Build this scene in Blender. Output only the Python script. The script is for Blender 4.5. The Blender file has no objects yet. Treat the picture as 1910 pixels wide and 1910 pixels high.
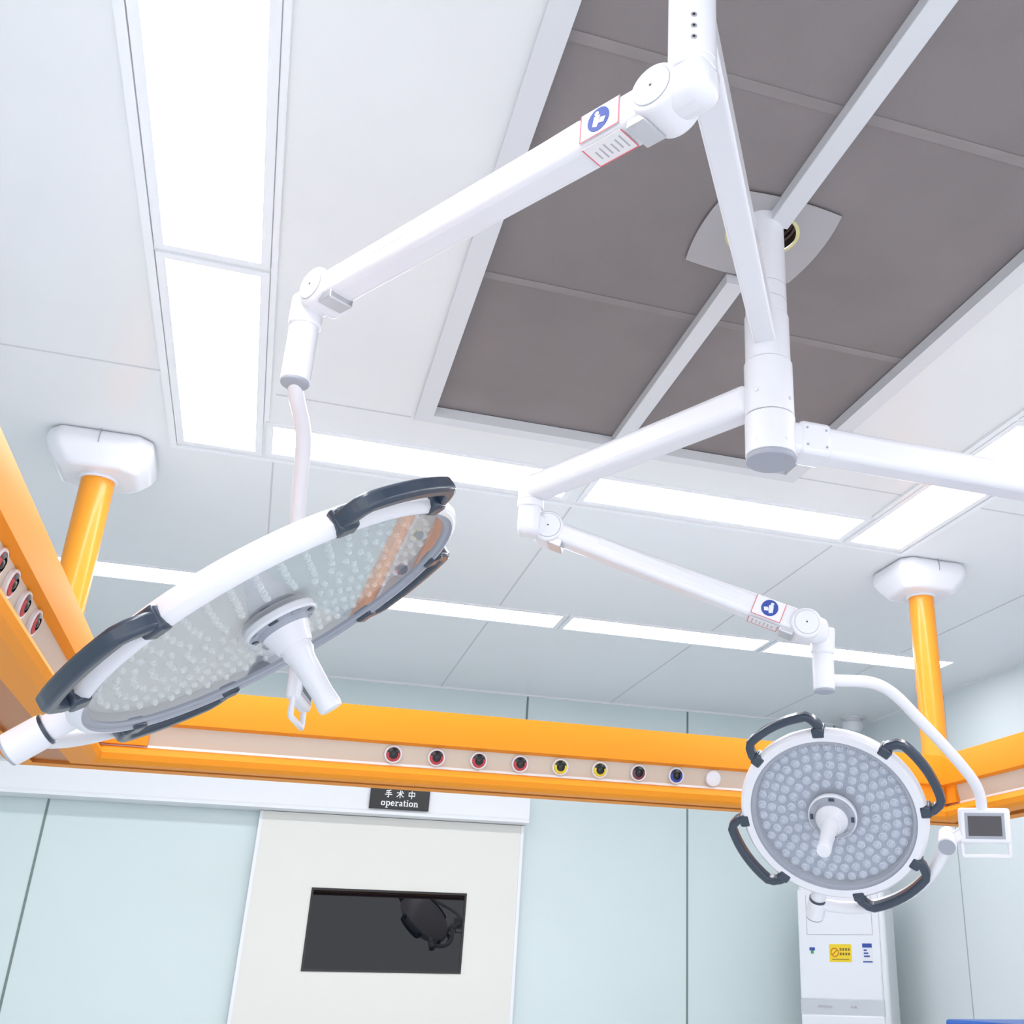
import bpy, bmesh, math
from mathutils import Vector, Matrix
V=Vector
D=bpy.data; SC=bpy.context.scene; COL=SC.collection
try:
    SC.view_settings.view_transform='Standard'
except Exception: pass

# ---------------------------------------------------------------- materials
MATS={}
def mat(name,col,rough=.5,metal=0.,spec=.5,coat=0.,noise=0.,nscale=8.,emit=0.,bump=0.,bscale=200.,ecol=None):
    if name in MATS: return MATS[name]
    m=D.materials.new(name); m.use_nodes=True; nt=m.node_tree
    b=nt.nodes['Principled BSDF']
    b.inputs['Base Color'].default_value=(*col,1); b.inputs['Roughness'].default_value=rough
    b.inputs['Metallic'].default_value=metal; b.inputs['Specular IOR Level'].default_value=spec
    b.inputs['Coat Weight'].default_value=coat; b.inputs['Coat Roughness'].default_value=.05
    if emit:
        b.inputs['Emission Color'].default_value=(*(ecol or col),1); b.inputs['Emission Strength'].default_value=emit
    if noise:
        tc=nt.nodes.new('ShaderNodeTexCoord'); n=nt.nodes.new('ShaderNodeTexNoise'); n.inputs['Scale'].default_value=nscale
        n.inputs['Detail'].default_value=4
        r=nt.nodes.new('ShaderNodeMapRange'); r.inputs[1].default_value=.3; r.inputs[2].default_value=.7
        r.inputs[3].default_value=1-noise; r.inputs[4].default_value=1+noise*.3
        mx=nt.nodes.new('ShaderNodeVectorMath'); mx.operation='SCALE'; mx.inputs[0].default_value=col
        nt.links.new(tc.outputs['Object'],n.inputs['Vector']); nt.links.new(n.outputs['Fac'],r.inputs[0])
        nt.links.new(r.outputs[0],mx.inputs['Scale']); nt.links.new(mx.outputs[0],b.inputs['Base Color'])
    if bump:
        tc=nt.nodes.new('ShaderNodeTexCoord'); n=nt.nodes.new('ShaderNodeTexNoise'); n.inputs['Scale'].default_value=bscale
        bp=nt.nodes.new('ShaderNodeBump'); bp.inputs['Strength'].default_value=bump; bp.inputs['Distance'].default_value=.002
        nt.links.new(tc.outputs['Object'],n.inputs['Vector']); nt.links.new(n.outputs['Fac'],bp.inputs['Height']); nt.links.new(bp.outputs[0],b.inputs['Normal'])
    MATS[name]=m; return m
WHITE=mat('white_enamel',(.79,.785,.835),.32,coat=.3)
WHITE2=mat('white_plastic',(.76,.765,.81),.4)
GREYP=mat('grey_plastic',(.36,.38,.44),.45)
SLATE=mat('slate_rubber',(.028,.043,.07),.3,coat=.3)
ORANGE=mat('orange_powdercoat',(.87,.315,.022),.35,spec=.35,coat=.22)
ORANGEB=mat('orange_beam',(.87,.31,.022),.5,spec=.15)
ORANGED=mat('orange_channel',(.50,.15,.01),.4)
BEIGE=mat('beige_panel',(.62,.54,.46),.6,spec=.25)
CEILM=mat('ceiling_panel_white',(.81,.82,.835),.3,spec=.4,noise=.02,nscale=2)
TRIMW=mat('white_trim',(.85,.86,.89),.35)
SEAM=mat('seam_grey',(.60,.61,.64),.6)
WALLB=mat('wall_glass_panel',(.67,.765,.77),.25,spec=.5,noise=.02,nscale=1.5)
WALLR=mat('wall_right_panel',(.76,.81,.83),.3,noise=.02,nscale=1.5)
JOINT=mat('joint_grey_green',(.20,.25,.24),.6)
DOORM=mat('door_cream',(.79,.775,.725),.4)
FLOORM=mat('floor_vinyl',(.78,.82,.865),.35,noise=.05,nscale=3)
ALU=mat('aluminium_frame',(.70,.71,.745),.35)
FABRIC=mat('diffuser_mesh',(.255,.226,.228),.8,noise=.12,nscale=2.5,bump=.5,bscale=450)
FABL=mat('diffuser_seam_band',(.282,.252,.253),.8,noise=.1,nscale=12)
BLACK=mat('black_plastic',(.01,.01,.012),.3)
SILV=mat('brushed_silver',(.6,.6,.63),.3,metal=.8)
PANEL=mat('led_panel',(1,1,1),.5,emit=13.0,ecol=(.965,.975,1))
RED=mat('label_red',(.75,.12,.16),.5); BLUE=mat('label_blue',(.03,.07,.35),.45); LGREY=mat('label_text_grey',(.45,.42,.47),.6)
YEL=mat('yellow',(.85,.62,.02),.5); GREEN=mat('mark_green',(.05,.35,.12),.5)
BLUEP=mat('blue_plastic',(.01,.12,.55),.35)

def glass_cover(name,ior,tint=(1,1,1)):
    m=D.materials.new(name); m.use_nodes=True; nt=m.node_tree; nt.nodes.clear()
    o=nt.nodes.new('ShaderNodeOutputMaterial'); mx=nt.nodes.new('ShaderNodeMixShader')
    t=nt.nodes.new('ShaderNodeBsdfTransparent'); t.inputs[0].default_value=(*tint,1)
    g=nt.nodes.new('ShaderNodeBsdfGlossy'); g.inputs['Roughness'].default_value=.02
    geo=nt.nodes.new('ShaderNodeNewGeometry'); mr=nt.nodes.new('ShaderNodeMapRange')
    mr.inputs[3].default_value=ior; mr.inputs[4].default_value=1/ior   # thin sheet: same reflectance from both sides
    f=nt.nodes.new('ShaderNodeFresnel')
    nt.links.new(geo.outputs['Backfacing'],mr.inputs[0]); nt.links.new(mr.outputs[0],f.inputs['IOR'])
    nt.links.new(f.outputs[0],mx.inputs[0]); nt.links.new(t.outputs[0],mx.inputs[1]); nt.links.new(g.outputs[0],mx.inputs[2]); nt.links.new(mx.outputs[0],o.inputs[0])
    return m
COVER=glass_cover('lamp_cover_glass',2.3,(.99,.995,1))
def darkmirror():
    m=D.materials.new('dark_window_glass'); m.use_nodes=True; nt=m.node_tree; nt.nodes.clear()
    o=nt.nodes.new('ShaderNodeOutputMaterial'); mx=nt.nodes.new('ShaderNodeMixShader'); mx.inputs[0].default_value=.035
    d=nt.nodes.new('ShaderNodeBsdfDiffuse'); d.inputs[0].default_value=(.004,.005,.008,1)
    g=nt.nodes.new('ShaderNodeBsdfGlossy'); g.inputs['Roughness'].default_value=.01
    nt.links.new(d.outputs[0],mx.inputs[1]); nt.links.new(g.outputs[0],mx.inputs[2]); nt.links.new(mx.outputs[0],o.inputs[0]); return m
WGLASS=darkmirror()

# ---------------------------------------------------------------- helpers
def empty(name,loc=(0,0,0)):
    e=D.objects.new(name,None); e.empty_display_size=.1; e.location=loc; COL.objects.link(e); return e
def link(ob,parent):
    COL.objects.link(ob)
    if parent is not None:
        ob.parent=parent; ob.matrix_parent_inverse=Matrix.Translation(-parent.location)
    return ob
def fin(name,bm,m,parent=None,M=None,bevel=0.,seg=3,smooth=True,ang=35):
    bmesh.ops.recalc_face_normals(bm,faces=bm.faces)
    me=D.meshes.new(name); bm.to_mesh(me); bm.free()
    if smooth:
        me.shade_smooth(); me.set_sharp_from_angle(angle=math.radians(ang))
    for x in (m if isinstance(m,(list,tuple)) else [m]): me.materials.append(x)
    if M is not None: me.transform(M)
    ob=D.objects.new(name,me); link(ob,parent)
    if bevel:
        b=ob.modifiers.new('bevel','BEVEL'); b.width=bevel; b.segments=seg; b.limit_method='ANGLE'; b.angle_limit=math.radians(40); b.harden_normals=False
    return ob
def frame(z,xh,origin=(0,0,0)):
    z=V(z).normalized(); x=V(xh); x=(x-z*x.dot(z)).normalized(); y=z.cross(x)
    M=Matrix((x,y,z)).transposed().to_4x4(); M.translation=V(origin); return M
def box(name,a,b,m,parent=None,M=None,bevel=0.,seg=2):
    bm=bmesh.new(); bmesh.ops.create_cube(bm,size=1)
    a=V(a);b=V(b); c=(a+b)/2; s=b-a
    for v in bm.verts: v.co=V((v.co.x*s.x+c.x,v.co.y*s.y+c.y,v.co.z*s.z+c.z))
    return fin(name,bm,m,parent,M,bevel,seg,smooth=bool(bevel))
def cyl(name,p0,p1,r0,m,parent=None,r1=None,bevel=0.,n=40,M=None):
    p0=V(p0);p1=V(p1); d=p1-p0; L=d.length
    bm=bmesh.new(); bmesh.ops.create_cone(bm,cap_ends=True,segments=n,radius1=r0,radius2=r0 if r1 is None else r1,depth=L)
    R=d.to_track_quat('Z','Y').to_matrix().to_4x4(); R.translation=(p0+p1)/2
    if M is not None: R=M@R
    return fin(name,bm,m,parent,R,bevel,3)
def bar(name,p0,p1,w,h,m,parent=None,w1=None,h1=None,bevel=.01,up=(0,0,1),M=None):
    """rounded rectangular bar from p0 to p1"""
    p0=V(p0);p1=V(p1); z=(p1-p0); L=z.length
    F=frame(z,V(up).cross(z),p0)   # x = side , y = up-ish
    w1=w if w1 is None else w1; h1=h if h1 is None else h1
    bm=bmesh.new(); vs=[]
    for zz,ww,hh in ((0,w,h),(L,w1,h1)):
        vs.append([bm.verts.new((sx*ww/2,sy*hh/2,zz)) for sx,sy in((-1,-1),(1,-1),(1,1),(-1,1))])
    bm.faces.new(vs[0]); bm.faces.new(vs[1])
    for i in range(4): bm.faces.new((vs[0][i],vs[0][(i+1)%4],vs[1][(i+1)%4],vs[1][i]))
    return fin(name,bm,m,parent,F if M is None else M@F,bevel,4)
def tube(name,pts,r,m,parent=None,smooth=True,M=None,cyclic=False):
    c=D.curves.new(name,'CURVE'); c.dimensions='3D'; c.bevel_depth=r; c.bevel_resolution=6; c.use_fill_caps=True; c.resolution_u=12
    if smooth:
        s=c.splines.new('NURBS'); s.points.add(len(pts)-1); s.order_u=4; s.use_endpoint_u=not cyclic; s.use_cyclic_u=cyclic
    else:
        s=c.splines.new('POLY'); s.points.add(len(pts)-1); s.use_cyclic_u=cyclic
    for i,p in enumerate(pts):
        q=V(p) if M is None else M@V(p); s.points[i].co=(*q,1)
    c.materials.append(m); ob=D.objects.new(name,c); return link(ob,parent)
def lathe(name,prof,m,parent=None,M=None,n=96,midx=None):
    bm=bmesh.new(); rings=[]
    for r,z in prof:
        if r<1e-6: rings.append([bm.verts.new((0,0,z))])
        else: rings.append([bm.verts.new((r*math.cos(2*math.pi*i/n),r*math.sin(2*math.pi*i/n),z)) for i in range(n)])
    for k in range(len(rings)-1):
        A,B=rings[k],rings[k+1]
        for i in range(n):
            j=(i+1)%n
            if len(A)==1 and len(B)==1: continue
            if len(A)==1: f=bm.faces.new((A[0],B[i],B[j]))
            elif len(B)==1: f=bm.faces.new((A[i],A[j],B[0]))
            else: f=bm.faces.new((A[i],A[j],B[j],B[i]))
            if midx: f.material_index=midx[k]
    return fin(name,bm,m,parent,M)
def ribbon(name,pts,w,h,m,parent=None,M=None,bevel=.004):
    """flat bar following 2D points in local XY, width w in plane, height h on z"""
    bm=bmesh.new(); rows=[]
    for i,p in enumerate(pts):
        a=V(pts[max(i-1,0)]); b=V(pts[min(i+1,len(pts)-1)]); t=(b-a).normalized(); nn=V((-t.y,t.x))
        p=V(p); o=p+nn*w/2; q=p-nn*w/2
        rows.append([bm.verts.new((o.x,o.y,-h/2)),bm.verts.new((q.x,q.y,-h/2)),bm.verts.new((q.x,q.y,h/2)),bm.verts.new((o.x,o.y,h/2))])
    for a,b in zip(rows,rows[1:]):
        for i in range(4): bm.faces.new((a[i],a[(i+1)%4],b[(i+1)%4],b[i]))
    bm.faces.new(rows[0]); bm.faces.new(rows[-1])
    return fin(name,bm,m,parent,M,bevel,3)
def multi_box(name,boxes,m,parent=None,bevel=0.):
    bm=bmesh.new()
    for a,b in boxes:
        r=bmesh.ops.create_cube(bm,size=1); a=V(a);b=V(b);c=(a+b)/2;s=b-a
        for v in r['verts']: v.co=V((v.co.x*s.x+c.x,v.co.y*s.y+c.y,v.co.z*s.z+c.z))
    return fin(name,bm,m,parent,None,bevel,2,smooth=bool(bevel))

# ---------------------------------------------------------------- room shell
H=3.0; YB=6.67; XR=3.85; XL=-3.2; Y0=-1.6
box('floor',(XL-.1,Y0,-.1),(XR+.1,YB+.1,0),FLOORM)
DX0,DX1,DY0,DY1=.32,1.55,.62,3.07
ceiling=multi_box('ceiling',[((XL-.1,Y0,H),(DX0,YB+.1,H+.1)),((DX1,Y0,H),(XR+.1,YB+.1,H+.1)),((DX0,Y0,H),(DX1,DY0,H+.1)),((DX0,DY1,H),(DX1,YB+.1,H+.1))],CEILM)
wback=box('wall_back',(XL-.1,YB,0),(XR+.1,YB+.1,H),WALLB)
wright=box('wall_right',(XR,Y0,0),(XR+.1,YB,H),WALLR)
box('wall_left',(XL-.1,Y0,0),(XL,YB,H),WALLB)
multi_box('panel_joints',[((x-.006,YB-.003,.0),(x+.006,YB,H)) for x in (-2.19,-1.09,1.485,2.57,3.66)],JOINT,wback)
multi_box('panel_joints_right',[((XR-.003,y-.003,0),(XR,y+.003,H)) for y in (5.62,4.5,3.4,2.3)],mat('joint_light',(.42,.47,.47),.6),wright)
s=.003
seams=[]
for x in (-.145,.93,2.03,3.13,-1.25,-2.35): seams.append(((x-s,3.62 if -.2<x<2.3 else Y0,H-.0015),(x+s,4.92,H)))
for x in (-.145,.93,2.03,3.13,-1.25,-2.35): seams.append(((x-s,5.22,H-.0015),(x+s,YB,H)))
seams+= [((XL,3.09-s,H-.0015),(-.47,3.09+s,H)),((-.15,3.12-s,H-.0015),(.26,3.12+s,H)),((2.36,3.09-s,H-.0015),(XR,3.09+s,H)),
         ((1.6,3.09-s,H-.0015),(2.02,3.09+s,H))]
multi_box('ceiling_seams',seams,SEAM,ceiling)
multi_box('cove_strips',[((XL,YB-.012,H-.012),(XR,YB,H)),((XR-.012,Y0,H-.012),(XR,YB-.012,H))],TRIMW,ceiling)

# ---------------------------------------------------------------- LED ceiling panels
def led(x0,x1,y0,y1):
    e=empty('ceiling_light_panel',((x0+x1)/2,(y0+y1)/2,H))
    t=.022
    multi_box('frame',[((x0-t,y0-t,H-.006),(x0,y1+t,H)),((x1,y0-t,H-.006),(x1+t,y1+t,H)),((x0,y0-t,H-.006),(x1,y0,H)),((x0,y1,H-.006),(x1,y1+t,H))],TRIMW,e)
    box('diffuser',(x0,y0,H-.004),(x1,y1,H-.001),PANEL,e)
for (y0,y1) in ((.16,1.24),(1.34,2.42),(2.48,3.555)):
    led(-.43,-.205,y0,y1); led(2.07,2.295,y0,y1)
led(-.15,.87,3.34,3.55); led(.955,2.01,3.34,3.55)
for i in range(-2,3):
    x0=.195+1.115*(i); led(x0,x0+1.06,4.965,5.165)
multi_box('ceiling_light_trim',[((-.475,-.4,H-.009),(-.455,3.60,H)),((-.18,-.4,H-.009),(-.165,3.30,H)),((2.02,-.4,H-.009),(2.04,3.3,H)),((2.325,-.4,H-.009),(2.345,3.60,H)),((-.475,3.60,H-.009),(2.345,3.615,H))],TRIMW,ceiling)

# ---------------------------------------------------------------- air supply diffuser
ad=empty('air_supply_diffuser',(.935,1.85,H))
ZD=H+.025
HC=V((.927,1.912)); HR=.088
def plate_with_hole(x0,x1,y0,y1,z,c,r,n=256,bulge=0.0):
    bm=bmesh.new(); inner=[];outer=[]
    mx,my=(x0+x1)/2,(y0+y1)/2
    angs=sorted([2*math.pi*i/n for i in range(n)]+[math.atan2(y-c.y,x-c.x)%(2*math.pi) for x in (x0,x1) for y in (y0,y1)])
    for a in angs:
        d=V((math.cos(a),math.sin(a)))
        inner.append(bm.verts.new((c.x+r*d.x,c.y+r*d.y,z)))
        ts=[]
        if d.x>1e-9: ts.append((x1-c.x)/d.x)
        if d.x<-1e-9: ts.append((x0-c.x)/d.x)
        if d.y>1e-9: ts.append((y1-c.y)/d.y)
        if d.y<-1e-9: ts.append((y0-c.y)/d.y)
        t=min(ts); px,py=c.x+t*d.x,c.y+t*d.y
        if bulge:
            u=(px-mx)/((x1-x0)/2); v=(py-my)/((y1-y0)/2)
            k=(1-min(abs(u),abs(v))**2)*bulge
            if abs(u)>abs(v): px+=math.copysign(k,u)
            else: py+=math.copysign(k,v)
        outer.append(bm.verts.new((px,py,z)))
    N=len(angs)
    for i in range(N):
        j=(i+1)%N; bm.faces.new((inner[i],inner[j],outer[j],outer[i]))
    return bm
fin('fabric_mesh',plate_with_hole(.29,1.58,.59,3.10,ZD,HC,HR),FABRIC,ad,smooth=False)
multi_box('fabric_seams',[((.325,y-.014,ZD-.002),(1.545,y+.014,ZD-.0005)) for y in (1.49,2.31)],FABL,ad)
F0=.27; F1=1.60
multi_box('frame',[((F0,.57,H-.012),(DX0+.005,3.115,ZD-.003)),((DX1-.005,.57,H-.012),(F1,3.115,ZD-.003)),((DX0+.005,3.065,H-.012),(DX1-.005,3.115,ZD-.003)),((DX0+.005,.57,H-.012),(DX1-.005,.62,ZD-.003))],ALU,ad)
multi_box('centre_beam',[((.91,.62,H-.006),(.96,1.845,ZD)),((.91,2.09,H-.006),(.96,3.065,ZD))],ALU,ad,bevel=.002)
fin('mounting_plate',plate_with_hole(.79,1.072,1.785,2.068,ZD-.006,HC,.085,bulge=.014),mat('plate_grey',(.42,.405,.42),.35),ad,smooth=False)
lathe('foam_ring',[(.080,-.0068),(.087,-.0072),(.089,-.0065)],mat('foam_yellow',(.72,.68,.34),.8),ad,Matrix.Translation((HC.x,HC.y,ZD)))
lathe('hole_liner',[(.084,0),(.084,.35),(0,.35)],mat('hole_dark',(.05,.035,.03),.6),ad,M=Matrix.Translation((HC.x,HC.y,ZD)))
for k in range(5):
    tube('thread_ring_%d'%k,[(HC.x+.080*math.cos(a),HC.y+.080*math.sin(a),ZD+.02+.018*k) for a in [i*math.pi/16 for i in range(32)]],.004,mat('ring_brown',(.12,.08,.07),.5),ad,cyclic=True)

# ---------------------------------------------------------------- column
CX,CY=.91,1.87
col=empty('ceiling_mount_column',(CX,CY,H))
def vc(name,x,y,z0,z1,r,m,parent,bevel=.003): return cyl(name,(x,y,z0),(x,y,z1),r,m,parent,bevel=bevel,n=64)
vc('upper_post',CX,CY,2.75,3.3,.047,WHITE,col)
vc('hub_top',CX,CY,2.632,2.752,.050,WHITE,col)
vc('hub_mid',CX,CY,2.50,2.63,.0535,WHITE,col)
vc('hub_low',CX,CY,2.405,2.498,.0545,WHITE,col)
vc('bottom_cap',CX,CY,2.392,2.405,.0535,GREYP,col)
for (a,z) in ((215,2.545),(285,2.43),(300,2.53),(210,2.43)):
    d=V((math.cos(math.radians(a)),math.sin(math.radians(a)),0)); p=V((CX,CY,z))+d*.0535
    cyl('screw',p-d*.004,p+d*.002,.004,SILV,col,n=12)
for z in (2.83,2.79):
    cyl('post_seam',(CX,CY,z),(CX,CY,z+.001),.0473,LGREY,col,n=64)
bar('monitor_arm',(CX+.03,CY,2.452),(1.60,CY,2.452),.068,.072,WHITE,col,bevel=.016)
box('arm_clamp',(CX+.055,CY-.037,2.414),(CX+.13,CY+.037,2.491),WHITE,col,bevel=.01)
vc('arm_end_spindle',1.60,CY,2.36,2.50,.032,WHITE,col)
vc('arm_end_cap',1.60,CY,2.350,2.36,.031,GREYP,col)
for dx in (.07,.115):
    for dz in (-.02,.02): cyl('rivet',(CX+dx,CY-.039,2.452+dz),(CX+dx,CY-.035,2.452+dz),.0025,GREYP,col,n=10)

# ---------------------------------------------------------------- surgical light parts
def label(parent,P,along,side,up):
    M=Matrix((along,up,side)).transposed().to_4x4(); M.translation=P
    w=.038; h=.026
    t=.0016
    def b(n,a,c,m): box(n,a,c,m,parent,M)
    b('label_base',(-w,-h,0),(w,h,.0008),mat('label_white',(.82,.8,.82),.45))
    b('label_line_a',(-w,-h,.0008),(-w+t,h,.0014),RED); b('label_line_b',(w-t,-h,.0008),(w,h,.0014),RED)
    b('label_line_c',(-w+t,-h,.0008),(w-t,-h+t,.0014),RED)
    cyl('label_disc',(0.002,.002,.0008),(0.002,.002,.0016),.021,BLUE,parent,M=M)
    # person reading pictogram
    cyl('label_person_head',(.005,.013,.0016),(.005,.013,.0022),.0042,WHITE2,parent,M=M,n=20)
    bm=bmesh.new()
    for poly in (((-.002,.009),(.010,.009),(.013,-.008),(.004,-.012),(.000,-.002)),((-.013,.000),(-.003,.003),(.001,-.006),(-.009,-.009))):
        bm.faces.new([bm.verts.new((x,y,.0020+.0002*(len(poly)==4))) for x,y in poly])
    fin('label_person_body',bm,WHITE2,parent,M,smooth=False)
    M2=Matrix((along,side,-up)).transposed().to_4x4(); M2.translation=P-up*.0325-side*.027
    def b2(n,a,c,m): box(n,a,c,m,parent,M2)
    b2('label_under',(-w,-.022,0),(w,.022,.0008),MATS['label_white'])
    b2('label_under_line_a',(-w,-.022,.0008),(-w+t,.022,.0014),RED); b2('label_under_line_b',(w-t,-.022,.0008),(w,.022,.0014),RED); b2('label_under_line_c',(-w+t,-.022,.0008),(w-t,-.022+t,.0014),RED)
    for i in range(6):
        x=-.028+i*.010
        b2('label_text_row_%d'%i,(x,-.013+.003*(i%2),.0008),(x+.0025,.013-.003*(i%3),.0013),LGREY)
def springarm(parent,p0,p1,side,h0,h1,lab):
    p0=V(p0);p1=V(p1); d=(p1-p0); L=d.length; d.normalize(); side=V(side).normalized(); up=side.cross(d); 
    if up.z<0: up=-up
    bar('spring_arm',p0+d*.02,p1-d*.02,.058,h0,WHITE,parent,.056,h1,bevel=.013,up=up)
    bar('spring_arm_cover',p0+d*.14+up*.012,p1-d*.16+up*.004,.0605,h0*.45,WHITE2,parent,.0595,h1*.35,bevel=.006,up=up)
    for nm,p,r in (('pivot_upper',p0,.041),('pivot_lower',p1,.038)):
        cyl(nm,p-side*.036,p+side*.036,r,WHITE,parent,bevel=.007,n=56)
        cyl(nm+'_seam',p+side*.034,p+side*.0368,r*.80,GREYP,parent,n=56)
        cyl(nm+'_cap',p+side*.034,p+side*.0385,r*.78,WHITE2,parent,bevel=.0015,n=56)
        cyl(nm+'_dot',p+side*.038,p+side*.0392,.0022,SLATE,parent,n=12)
    for p,s in ((p0,1),(p1,-1)):
        c=p+d*s*.036-up*.030
        bar('pivot_bracket',c-d*.018,c+d*.018,.05,.022,SILV,parent,bevel=.003,up=up)
    P=p0+d*lab+side*.0295
    label(parent,P,d,side,up)
def lamp(parent,name,c,n,xh,R,Rg,ring_spec,lens_r,hub_r,ry,rot=0.,refl=(.62,.65,.70),rimc=(.9,.9,.95),angs=(47,133,227,313)):
    M=frame(n,xh,c)@Matrix.Rotation(math.radians(rot),4,'Z')
    tag='_%d'%len(ring_spec)
    lathe(name+'_housing',[(0,-.052),(R*.35,-.052),(R*.8,-.044),(R*.94,-.032),(R*.99,-.014),(R,0),(R*.985,.010),(R*.96,.015),(Rg+.012,.015),(Rg+.010,.010),(Rg+.001,.010),(Rg-.002,.004),(Rg-.004,-.012),(0,-.012)],
          [WHITE,GREYP,mat('lamp_reflector'+tag,refl,.3)],parent,M,midx=[0]*8+[1]*4+[2],n=128)
    bm=bmesh.new(); bm2=bmesh.new()
    for (rr,cnt,off) in ring_spec:
        for i in range(cnt):
            a=2*math.pi*(i+off)/cnt; x,y=rr*math.cos(a),rr*math.sin(a)
            bmesh.ops.create_cone(bm,cap_ends=True,segments=24,radius1=lens_r,radius2=lens_r*.88,depth=.005,matrix=Matrix.Translation((x,y,-.0095)))
            bmesh.ops.create_cone(bm2,cap_ends=True,segments=20,radius1=lens_r*.74,radius2=lens_r*.5,depth=.003,matrix=Matrix.Translation((x,y,-.0056)))
    fin(name+'_lens_rims',bm,mat('lens_rim'+tag,rimc,.12,spec=.8,coat=.6),parent,M)
    fin(name+'_lenses',bm2,mat('lens_core'+tag,tuple(.5*(a+b) for a,b in zip(refl,rimc)),.05,spec=.9,coat=1.),parent,M)
    lathe(name+'_cover_glass',[(0,.006),(Rg,.006)],COVER,parent,M,n=96)
    lathe(name+'_hub',[(hub_r,.004),(hub_r,.014),(hub_r*.95,.018),(hub_r*.72,.020),(hub_r*.66,.030),(hub_r*.60,.040),(.034,.050),(.030,.062),(0,.062)],[WHITE2,GREYP,WHITE],parent,M,midx=[0,0,1,1,2,2,2,2])
    for i in range(8):
        a=i*math.pi/4+.2; A=Matrix.Rotation(a,4,'Z')
        box(name+'_hub_button_%d'%i,(hub_r*.77,-.008,.0185),(hub_r*.9,.008,.0215),GREYP if i%2 else SLATE,parent,M@A,bevel=.001)
    lathe(name+'_handle',[(.026,.06),(.026,.075),(.021,.085),(.0185,.15),(.020,.175),(.018,.182),(0,.184)],WHITE,parent,M,n=48)
    ha=.100/R
    for i in range(4):
        a0=math.radians(-90+angs[i])
        def P(r,a): return (r*math.cos(a0+a),r*math.sin(a0+a))
        pts=[P(R-.006,-ha*1.12),P(R+.014,-ha*1.05),P(R+.032,-ha*.92)]
        for k in range(9): pts.append(P(R+.040,-ha*.8+ha*1.6*k/8))
        pts+= [P(R+.032,ha*.92),P(R+.014,ha*1.05),P(R-.006,ha*1.12)]
        ribbon(name+'_grip_%d'%i,pts,.024,.028,SLATE,parent,M,bevel=.007)
        for sgn in (-1,1):
            A=Matrix.Rotation(a0+sgn*ha*1.05,4,'Z')
            box(name+'_grip_mount_%d'%i,(R-.022,-.018,-.022),(R+.008,.018,.0175),SLATE,parent,M@A,bevel=.006)
    pts=[(ry*math.cos(a),ry*math.sin(a),-.02) for a in [math.radians(-90+ 90*k/10) for k in range(11)]]
    tube(name+'_yoke',pts,.0175,WHITE,parent,M=M)
    cyl(name+'_rim_joint',(0,-(R-.015),-.02),(0,-(R+.035),-.02),.022,WHITE,parent,M=M,bevel=.003)
    cyl(name+'_rim_joint_ring',(0,-(R+.033),-.02),(0,-(R+.039),-.02),.0255,SLATE,parent,M=M)
    cyl(name+'_rim_joint_end',(0,-(R+.038),-.02),(0,-(R+.095),-.02),.027,WHITE,parent,M=M,bevel=.003)
    cyl(name+'_rim_joint_cap',(0,-(R+.094),-.02),(0,-(R+.098),-.02),.0255,GREYP,parent,M=M)
    cyl(name+'_yoke_joint',(ry,0,-.05),(ry,0,.012),.026,WHITE,parent,M=M,bevel=.004)
    cyl(name+'_yoke_joint_cap',(ry,0,.011),(ry,0,.015),.023,GREYP,parent,M=M)
    return M
def control(parent,c,n,up):
    M=frame(n,V(up).cross(V(n)),c)
    box('control_box',(-.068,-.046,-.014),(.068,.046,.014),WHITE,parent,M,bevel=.008,seg=3)
    box('control_bezel',(-.052,-.034,.0135),(.052,.034,.0152),GREYP,parent,M,bevel=.0005)
    box('control_screen',(-.044,-.026,.0150),(.044,.026,.0160),mat('screen',(.05,.045,.055),.12),parent,M)
    tube('control_handle',[(-.062,-.04,0),(-.062,-.076,0),(-.058,-.080,0),(.058,-.080,0),(.062,-.076,0),(.062,-.04,0)],.006,WHITE,parent,smooth=False,M=M)
    return M

# ----- light 1 (left, large)
L1=empty('surgical_light',(.42,1.075,2.69))
AX=(.42,1.075)
bar('swing_arm',(CX-.02,CY-.03,2.69),(AX[0],AX[1],2.69),.050,.055,WHITE,L1,.056,.06,bevel=.007)
vc('arm_spindle',AX[0],AX[1],2.572,2.725,.035,WHITE,L1,bevel=.006)
for i,(dz) in enumerate((2.638,2.617,2.596)):
    d=V((-.30,-.95,0)).normalized(); p=V((*AX,dz))+d*.0345
    cyl('spindle_screw_%d'%i,p,p+d*.0018,.0045,SILV,L1,n=12); cyl('spindle_screw_slot_%d'%i,p+d*.0016,p+d*.0022,.002,BLACK,L1,n=8)
dirA=V((-.551,.835,0)); sideA=V((-.835,-.551,0))
p0=V((AX[0],AX[1],2.538))+dirA*.045; p1=V((-.03,1.80,2.550))
vc('elbow_collar',AX[0],AX[1],2.555,2.574,.036,WHITE,L1)
bar('elbow_block',V((*AX,2.538))-dirA*.036,p0+dirA*.01,.066,.072,WHITE,L1,bevel=.024)
springarm(L1,p0,p1,sideA,.062,.058,.102)
bar('lower_elbow',p1-dirA*.005,V((-.06,1.84,2.54)),.056,.066,WHITE,L1,bevel=.022)
cyl('lower_elbow_neck',(-.06,1.84,2.555),(-.06,1.84,2.49),.030,WHITE,L1,bevel=.006)
vc('drop_cylinder',-.06,1.84,2.375,2.492,.0265,WHITE,L1); vc('drop_cylinder_cap',-.06,1.84,2.369,2.376,.0258,GREYP,L1)
tube('drop_tube',[(-.06,1.84,2.385),(-.058,1.87,2.37),(-.046,1.93,2.368),(-.030,2.02,2.355),(-.028,2.127,2.310),(-.020,2.219,2.235),(.000,2.29,2.12),(.028,2.318,2.03),(.031,2.322,1.96)],.0155,WHITE,L1)
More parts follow.
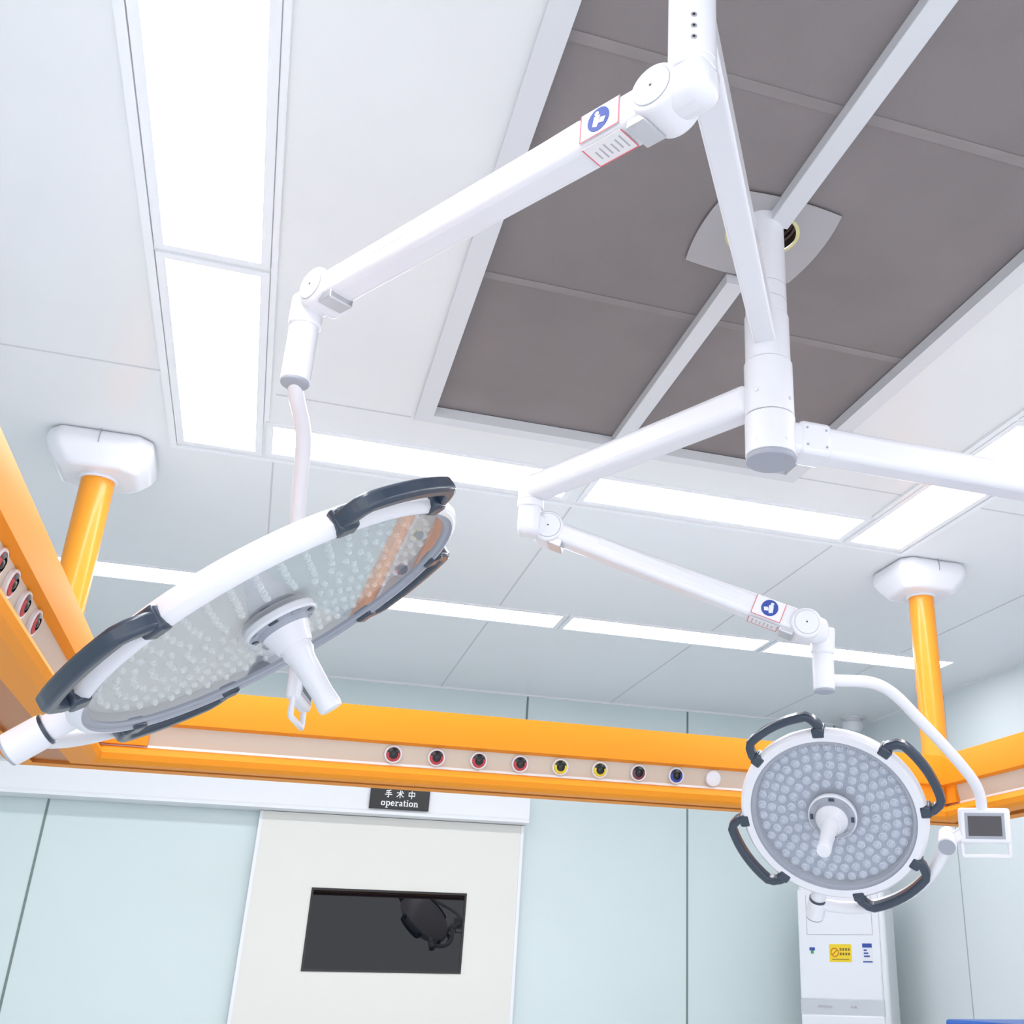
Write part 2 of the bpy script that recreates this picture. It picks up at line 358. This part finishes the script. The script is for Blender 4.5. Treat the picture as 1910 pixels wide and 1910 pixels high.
c1=V((-.025,1.838,1.933))
rings1=[(.090,12,0),(.120,17,.5),(.149,22,0),(.178,27,.5),(.207,32,0),(.235,37,.5),(.262,42,0),(.289,47,.5)]
M1=lamp(L1,'lamp',c1,(.59,-.009,-.809),(.133,.988,.087),.340,.312,rings1,.0066,.062,.395,refl=(.56,.60,.625),rimc=(.82,.86,.88))
e=M1@V((.395,0,-.02))
bar('yoke_link',e,(.031,2.322,1.965),.03,.03,WHITE,L1,bevel=.008)
control(L1,(.036,2.322,1.935),(.97,-.22,0.02),(0,0,1))

# ----- light 2 (right, smaller)
L2=empty('surgical_light.001',(.536,2.52,2.545))
BX=(.536,2.520)
bar('swing_arm',(CX-.03,CY+.02,2.545),(BX[0],BX[1],2.540),.062,.072,WHITE,L2,.058,.066,bevel=.016)
vc('arm_spindle',BX[0],BX[1],2.505,2.572,.033,WHITE,L2)
q0=V((.592,2.540,2.443)); q1=V((1.19,2.292,2.184)); sideB=V((-.282,-.959,0))
vc('elbow_collar',BX[0],BX[1],2.485,2.507,.0345,WHITE,L2)
bar('elbow_block',V((*BX,2.50)),V((*BX,2.412)),.058,.06,WHITE,L2,bevel=.018,up=(.28,.96,0))
bar('elbow_link',V((*BX,2.445)),q0,.056,.058,WHITE,L2,bevel=.015)
springarm(L2,q0,q1,sideB,.050,.062,.600)
bar('lower_elbow',q1,V((1.257,2.315,2.18)),.058,.066,WHITE,L2,bevel=.024)
cyl('lower_elbow_neck',(1.257,2.32,2.195),(1.257,2.33,2.13),.030,WHITE,L2,bevel=.006)
vc('drop_cylinder',1.257,2.33,2.040,2.132,.0265,WHITE,L2); vc('drop_cylinder_cap',1.257,2.33,2.034,2.041,.0258,GREYP,L2)
tube('drop_tube',[(1.26,2.33,2.066),(1.31,2.335,2.068),(1.395,2.353,2.085),(1.48,2.38,2.072),(1.56,2.416,2.025),(1.67,2.46,1.965),(1.775,2.514,1.908),(1.84,2.555,1.87),(1.862,2.585,1.83),(1.864,2.60,1.80)],.0150,WHITE,L2)
c2=V((1.505,2.775,1.812))
rings2=[(.089,16,0),(.118,22,.5),(.147,28,0),(.175,33,.5),(.203,38,0)]
M2=lamp(L2,'lamp',c2,(-.51,-.597,-.618),(.285,-.095,0),.262,.219,rings2,.0130,.068,.312,rot=-5,refl=(.34,.38,.48),rimc=(.60,.65,.76),angs=(49,133,221,313))
e=M2@V((.312,0,-.02))
bar('yoke_link',e,(1.864,2.610,1.785),.032,.032,WHITE,L2,bevel=.008)
control(L2,(1.866,2.590,1.782),(-.50,-.84,-.2),(0.02,0,1))

# ---------------------------------------------------------------- medical gas bridge
br=empty('medical_gas_bridge',(.93,3.66,2.05))
IN_X0,IN_X1,IN_Y=-.463,2.36,3.5; YE=.7
W=.30
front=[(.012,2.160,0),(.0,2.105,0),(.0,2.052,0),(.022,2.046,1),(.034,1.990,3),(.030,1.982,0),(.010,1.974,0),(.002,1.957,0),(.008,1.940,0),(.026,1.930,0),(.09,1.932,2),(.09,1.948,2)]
rear=[(W-.09,1.955,2),(W-.09,1.945,0),(W-.02,1.946,0),(W,1.96,0),(W,2.15,3),(W-.012,2.16,3)]  # unseen top faces made white to keep orange bounce off the ceiling
allp=front+rear
bm=bmesh.new()
def path(d):
    return [V((IN_X0-d,YE,0)),V((IN_X0-d,IN_Y+d,0)),V((IN_X1+d,IN_Y+d,0)),V((IN_X1+d,YE,0))]
rows=[[] for _ in range(4)]
for d,z,_ in allp:
    for k,p in enumerate(path(d)): rows[k].append(bm.verts.new((p.x,p.y,z)))
n=len(allp)
for k in range(3):
    for i in range(n):
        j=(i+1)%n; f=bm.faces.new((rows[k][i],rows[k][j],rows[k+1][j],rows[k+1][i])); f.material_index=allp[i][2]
bm.faces.new(rows[0]); bm.faces.new(rows[3])
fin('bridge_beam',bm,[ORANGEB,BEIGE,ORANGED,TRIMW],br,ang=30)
zc0,zc1=1.982,2.05
multi_box('corner_covers',[((IN_X0-.03,IN_Y+.015,zc0+.004),(-.35,IN_Y+.05,zc1-.002)),((IN_X1-.12,IN_Y+.015,zc0+.004),(IN_X1+.03,IN_Y+.05,zc1-.002)),
   ((IN_X0-.05,IN_Y-.10,zc0+.004),(IN_X0-.015,IN_Y+.012,zc1-.002)),((IN_X1+.015,IN_Y-.05,zc0+.004),(IN_X1+.05,IN_Y+.012,zc1-.002))],ORANGEB,br)
def outlet(p,nrm,colr,i):
    M=frame(nrm,V((0,0,1)).cross(V(nrm)),p)
    lathe('outlet_ring_%d'%i,[(.017,-.004),(.028,-.004),(.028,.003),(.0255,.006),(.0225,.005),(.021,.001),(.021,0)],WHITE2,br,M,n=36)
    if colr is None:
        lathe('outlet_blank_%d'%i,[(.024,.001),(.024,.006),(0,.0075)],WHITE2,br,M,n=36); return
    lathe('outlet_collar_%d'%i,[(.0215,.001),(.0215,.006),(.014,.009),(.0125,.0095),(.0125,.003),(0,.003)],[colr,BLACK],br,M,midx=[0,0,1,1,1],n=36)
    lathe('outlet_core_%d'%i,[(.0085,.002),(.0085,.008),(.006,.0095),(0,.0095)],BLACK,br,M,n=24)
    bm=bmesh.new(); a=[];b=[]
    for k in range(13):
        t=math.radians(20+140*k/12); a.append(bm.verts.new((.0212*math.cos(t),.0212*math.sin(t),.0066))); b.append(bm.verts.new((.0135*math.cos(t),.0135*math.sin(t),.0097)))
    for k in range(12): bm.faces.new((a[k],a[k+1],b[k+1],b[k]))
    fin('outlet_lid_%d'%i,bm,BLACK,br,M)
ORED=mat('outlet_red',(.50,.05,.06),.35); OYEL=mat('outlet_yellow',(.80,.60,.02),.35); OBLU=mat('outlet_blue',(.03,.06,.40),.35); ODK=mat('outlet_maroon',(.18,.03,.05),.35)
for i,cc in enumerate([ORED,ORED,ORED,ORED,OYEL,OYEL,ODK,OBLU,None]):
    outlet((.363+.1362*i,IN_Y+.024,2.016),(0,-1,-.2),cc,i)
for i,y in enumerate((1.76,1.875,1.99,2.105,2.235,2.36)):
    outlet((IN_X0-.024,y,2.016),(1,0,-.2),ORED,20+i)
for k,(x,y) in enumerate(((-.685,3.72),(2.512,3.76))):
    cyl('post_%d'%k,(x,y,2.15),(x,y,2.885),.052,ORANGE,br,n=64)
    cyl('post_collar_%d'%k,(x,y,2.872),(x,y,2.890),.062,WHITE,br,bevel=.004,n=64)
    bm=bmesh.new(); lv=[]
    for hw,hd,z in ((.158,.148,H),(.165,.155,H-.045),(.150,.14,H-.078),(.118,.11,H-.118)):
        c=.04
        pts=[(-hw+c,-hd),(hw-c,-hd),(hw,-hd+c),(hw,hd-c),(hw-c,hd),(-hw+c,hd),(-hw,hd-c),(-hw,-hd+c)]
        lv.append([bm.verts.new((x+a,y+b,z)) for a,b in pts])
    for A,B in zip(lv,lv[1:]):
        for i in range(8): bm.faces.new((A[i],A[(i+1)%8],B[(i+1)%8],B[i]))
    bm.faces.new(lv[0]); bm.faces.new(lv[-1])
    hb=fin('ceiling_housing_%d'%k,bm,WHITE,br,bevel=.014,seg=4)
    hb.modifiers[0].angle_limit=math.radians(15)
    box('housing_seam_%d'%k,(x-.0012,y-.156,H-.05),(x+.0012,y-.150,H-.002),GREYP,br)
    cyl('post_foot_%d'%k,(x,y,2.150),(x,y,2.172),.064,ORANGE,br,n=48)

# ---------------------------------------------------------------- door, header, sign
dr=empty('door_1',(.745,YB,0))
YD=YB-.06
wx0,wx1,wz0,wz1=.32,1.185,1.375,1.80
ZT=2.193
multi_box('door_leaf',[((0,YD,0.01),(wx0,YB-.005,ZT)),((wx1,YD,.01),(1.485,YB-.005,ZT)),((wx0,YD,.01),(wx1,YB-.005,wz0)),((wx0,YD,wz1),(wx1,YB-.005,ZT))],DOORM,dr)
multi_box('door_edges',[((-.012,YD-.004,.01),(.006,YB-.004,ZT)),((1.479,YD-.004,.01),(1.497,YB-.004,ZT))],TRIMW,dr)
t=.012
multi_box('window_gasket',[((wx0,YD-.004,wz0),(wx0+t,YD+.01,wz1)),((wx1-t,YD-.004,wz0),(wx1,YD+.01,wz1)),((wx0+t,YD-.004,wz0),(wx1-t,YD+.01,wz0+t)),((wx0+t,YD-.004,wz1-t),(wx1-t,YD+.01,wz1))],BLACK,dr)
box('window_glass',(wx0+t,YD+.002,wz0+t),(wx1-t,YD+.008,wz1-t),WGLASS,dr)
hd=empty('sliding_door_header',(0,YB,2.28))
bm=bmesh.new(); YH=YB-.15
pr=[(YB-.005,2.37),(YH+.02,2.37),(YH,2.355),(YH,2.225),(YH-.006,2.215),(YH-.006,2.20),(YB-.07,2.196),(YB-.005,2.196)]
A=[bm.verts.new((XL+.02,y,z)) for y,z in pr]; B=[bm.verts.new((1.505,y,z)) for y,z in pr]
for i in range(len(pr)): bm.faces.new((A[i],A[(i+1)%len(pr)],B[(i+1)%len(pr)],B[i]))
bm.faces.new(A); bm.faces.new(B)
fin('header_cover',bm,TRIMW,hd,ang=20)
# sign fixed on the header
YS=YH-.009
sg=empty('operation_sign',(.75,YS,2.30))
box('sign_board',(.567,YS-.008,2.228),(.905,YS,2.352),BLACK,sg,bevel=.002)
SW=mat('sign_white',(.85,.85,.85),.5)
YT=YS-.0085
LAY=[0]
def poly_strokes(name,strokes,ox,oz,sx,sz,wd,parent):
    """strokes: lists of 2D points -> raised flat strokes standing on the sign face"""
    bm=bmesh.new()
    for st in strokes:
        w=wd
        if isinstance(st,tuple): st,w=st
        L=[];Rr=[]
        P=[V((ox+a[0]*sx,oz+a[1]*sz)) for a in st]
        LAY[0]+=1; yy=YT-.0001*(LAY[0]%12)
        for i,p in enumerate(P):
            t0=(P[i]-P[i-1]).normalized() if i>0 else (P[1]-P[0]).normalized()
            t1=(P[i+1]-P[i]).normalized() if i<len(P)-1 else t0
            t=(t0+t1); 
            if t.length<1e-4: t=t1
            t.normalize(); nn=V((-t.y,t.x)); k=1/max(.5,nn.dot(V((-t1.y,t1.x))))
            e=V((0,0))
            if i==0: e=-t*w*.25
            if i==len(P)-1: e=t*w*.25
            a=p+nn*w/2*k+e; b=p-nn*w/2*k+e
            L.append(bm.verts.new((a.x,yy,a.y))); Rr.append(bm.verts.new((b.x,yy,b.y)))
        for i in range(len(P)-1): bm.faces.new((L[i],Rr[i],Rr[i+1],L[i+1]))
    return fin(name,bm,SW,parent,smooth=False)
HAN={'shou':[[(.78,.97),(.5,.90),(.2,.86)],[(.18,.64),(.84,.64)],[(.04,.40),(.97,.40)],[(.52,.88),(.52,.06),(.36,.10)]],
     'shu':[[(.06,.68),(.95,.68)],[(.5,.98),(.5,.0)],[(.48,.66),(.30,.36),(.05,.14)],[(.52,.66),(.70,.36),(.96,.14)],[(.66,.94),(.80,.82)]],
     'zhong':[[(.12,.76),(.88,.76)],[(.88,.80),(.88,.30)],[(.12,.34),(.88,.34)],[(.12,.80),(.12,.30)],[(.5,1.0),(.5,-.02)]]}
cs=.042
for k,(nm,x) in enumerate((('shou',.648),('shu',.714),('zhong',.780))):
    poly_strokes('sign_character_%s'%nm,HAN[nm],x,2.293,cs,cs,.0050,sg)
def arc(cx,cy,rx,ry,a0,a1,n=10): return [(cx+rx*math.cos(math.radians(a0+(a1-a0)*k/n)),cy+ry*math.sin(math.radians(a0+(a1-a0)*k/n))) for k in range(n+1)]
T_=.135; N_=.07
LET={'o':([(arc(.26,.25,.19,.22,55,125),N_),(arc(.26,.25,.19,.22,-55,-125),N_),(arc(.26,.25,.19,.22,115,245),T_),(arc(.26,.25,.19,.22,-65,65),T_)],.56),
 'p':([([(.14,.46),(.14,-.22)],T_),([(.02,.48),(.16,.48)],N_),([(.02,-.23),(.30,-.23)],N_),(arc(.30,.25,.18,.22,-80,80),T_),(arc(.30,.25,.18,.22,75,150),N_),(arc(.30,.25,.18,.22,-150,-75),N_)],.60),
 'e':([(arc(.25,.25,.18,.22,85,265),T_),(arc(.25,.25,.18,.22,0,90),N_*1.3),([(.10,.27),(.44,.27)],N_),(arc(.25,.25,.19,.22,260,325),N_*1.2)],.52),
 'r':([([(.14,.46),(.14,.02)],T_),([(.02,.48),(.16,.48)],N_),([(.02,.015),(.28,.015)],N_),([(.18,.34),(.30,.46)],N_),([(.29,.44),(.40,.42)],T_)],.46),
 'a':([(arc(.22,.34,.12,.13,10,160),N_*1.3),([(.34,.38),(.34,.06)],T_),([(.34,.28),(.14,.20)],N_),(arc(.18,.13,.09,.10,80,280),T_*.8),([(.18,.03),(.34,.10)],N_),([(.34,.03),(.45,.03)],N_)],.50),
 't':([([(.15,.64),(.15,.06)],T_),([(.02,.47),(.30,.47)],N_),([(.14,.03),(.30,.05)],N_*1.2)],.38),
 'i':([([(.13,.46),(.13,.02)],T_),([(.02,.48),(.14,.48)],N_),([(.02,.015),(.25,.015)],N_),([(.08,.68),(.18,.68)],T_)],.31),
 'n':([([(.14,.46),(.14,.02)],T_),([(.02,.48),(.16,.48)],N_),([(.02,.015),(.26,.015)],N_),(arc(.30,.30,.14,.17,80,150),N_),(arc(.29,.30,.14,.17,0,90),T_*.8),([(.43,.34),(.43,.02)],T_),([(.33,.015),(.55,.015)],N_)],.60)}
word='operation'; u=.0475
tot=sum(LET[c][1] for c in word)*u; x=.7375-tot/2
for k,ch in enumerate(word):
    st,adv=LET[ch]
    poly_strokes('sign_letter_%d'%k,[(p,w*u) for p,w in st],x,2.248,u,u,.003,sg); x+=adv*u

# ---------------------------------------------------------------- air conditioner (floor standing)
AP=(3.395,6.17)
ac=empty('floor_standing_air_conditioner',(*AP,0))
MA=Matrix.Translation((*AP,0))@Matrix.Rotation(math.radians(-42),4,'Z')
aw,adp=.258,.16; AH=1.90
box('cabinet',(-aw,-adp+.02,.0),(aw,adp,AH),mat('ac_white',(.80,.82,.85),.3,coat=.3),ac,MA,bevel=.03,seg=4)
box('front_panel',(-aw+.006,-adp,1.275),(aw-.03,-adp+.03,AH-.03),mat('ac_front',(.80,.82,.87),.2,coat=.4),ac,MA,bevel=.01,seg=3)
box('lower_panel',(-aw+.006,-adp,.06),(aw-.03,-adp+.03,1.20),MATS['ac_front'],ac,MA,bevel=.01,seg=3)
box('control_band',(-aw+.004,-adp+.004,1.195),(aw-.028,-adp+.03,1.28),mat('ac_band',(.62,.64,.68),.25,metal=.3),ac,MA,bevel=.004)
f=-adp-.001
def acb(n,x0,z0,x1,z1,m,dd=0): box(n,(x0,f-.0005-dd,z0),(x1,f+.002,z1),m,ac,MA)
for nm,x0,z0,x1,z1 in (('outlet_line_a',-.20,1.62,.19,1.623),('outlet_line_b',-.20,1.623,-.197,1.84),('outlet_line_c',.187,1.623,.19,1.84)):
    acb(nm,x0,z0,x1,z1,LGREY)
acb('warning_label',-.07,1.475,.06,1.57,YEL)
MT=MA@Matrix.Translation((0,f-.0012,0))@Matrix.Rotation(math.pi/2,4,'X')
def ring(name,cx,cz,r,m): tube(name,[V((cx+r*math.cos(a),cz+r*math.sin(a),0)) for a in [i*math.pi/8 for i in range(16)]],.0022,m,ac,M=MT,cyclic=True)
ring('warning_ring',-.038,1.526,.022,mat('warn_orange',(.6,.12,.01),.5))
tube('warning_slash',[V((-.054,1.512,0)),V((-.022,1.540,0))],.002,MATS['warn_orange'],ac,smooth=False,M=MT)
DKT=mat('print_brown',(.25,.16,.02),.6)
for r in range(2):
    for k in range(4): acb('warning_text_%d_%d'%(r,k),-.008+k*.016,1.535-r*.024,.003+k*.016,1.549-r*.024,DKT,.001)
acb('warning_text_line',-.055,1.487,.045,1.491,DKT,.001)
acb('energy_label_base',.125,1.475,.18,1.575,WHITE2); acb('energy_label_top',.125,1.553,.18,1.575,BLUE,.001); acb('energy_label_bottom',.125,1.475,.18,1.481,BLUE,.001)
for k in range(3): acb('energy_bar_%d'%k,.132,1.535-k*.016,.150+k*.008,1.543-k*.016,BLUE,.001)
acb('mark_blue',-.188,1.535,-.155,1.552,BLUE); acb('mark_green',-.180,1.518,-.163,1.535,GREEN)
for k in range(6): acb('band_text_%d'%k,-.15+k*.022+(.10 if k>3 else 0),1.236,-.137+k*.022+(.10 if k>3 else 0),1.246,LGREY,-.003)

# ---------------------------------------------------------------- small fixtures
sd=empty('ceiling_sensor',(3.68,6.45,H))
lathe('sensor_body',[(0,-.10),(.05,-.095),(.068,-.07),(.072,-.055),(.072,-.035),(.06,-.03),(.06,-.012),(.080,-.01),(.080,0)],WHITE2,sd,Matrix.Translation((3.68,6.45,H)),n=48)

x0,x1,y0,y1=2.90,3.55,3.95,4.45
ct=empty('medical_cart',((x0+x1)/2,4.2,0))
for i,(a,b) in enumerate(((x0+.05,y0+.05),(x1-.05,y0+.05),(x0+.05,y1-.05),(x1-.05,y1-.05))):
    cyl('caster_%d'%i,(a-.012,b,.04),(a+.012,b,.04),.04,SLATE,ct,n=24); cyl('caster_stem_%d'%i,(a,b,.05),(a,b,.12),.012,SILV,ct,n=12)
box('cart_body',(x0+.02,y0+.02,.11),(x1-.02,y1-.02,1.19),WHITE2,ct,bevel=.015)
for k in range(5): 
    z=.15+k*.205
    box('drawer_%d'%k,(x0+.04,y0+.005,z),(x1-.04,y0+.03,z+.19),BLUEP,ct,bevel=.006); box('drawer_pull_%d'%k,(x0+.2,y0-.012,z+.13),(x1-.2,y0+.01,z+.15),WHITE2,ct,bevel=.004)
box('cart_top',(x0,y0,1.19),(x1,y1,1.24),BLUEP,ct,bevel=.012)

# ---------------------------------------------------------------- world + camera
w=D.worlds.new('world'); SC.world=w; w.use_nodes=True
w.node_tree.nodes['Background'].inputs[0].default_value=(.93,.955,1,1); w.node_tree.nodes['Background'].inputs[1].default_value=2.05  # added even fill light, entering through the open side behind the camera
PP=(1206,918); F=2012
Yv=V((445-1206,1800-918,F)).normalized(); Zv=V((84,-4518,F)); Zv=(Zv-Yv*Zv.dot(Yv)).normalized(); Xv=Yv.cross(Zv)
R=Matrix((Xv,Yv,Zv))
m=Matrix((R@V((1,0,0)),R@V((0,-1,0)),R@V((0,0,-1)))).transposed().to_4x4(); m.translation=V((0,0,1.4))
cd=D.cameras.new('camera'); co=D.objects.new('camera',cd); COL.objects.link(co)
co.matrix_world=m; cd.sensor_width=36; cd.lens=36*F/1910; cd.shift_x=-(PP[0]-955)/1910; cd.shift_y=(PP[1]-955)/1910; cd.clip_start=.02
SC.camera=co
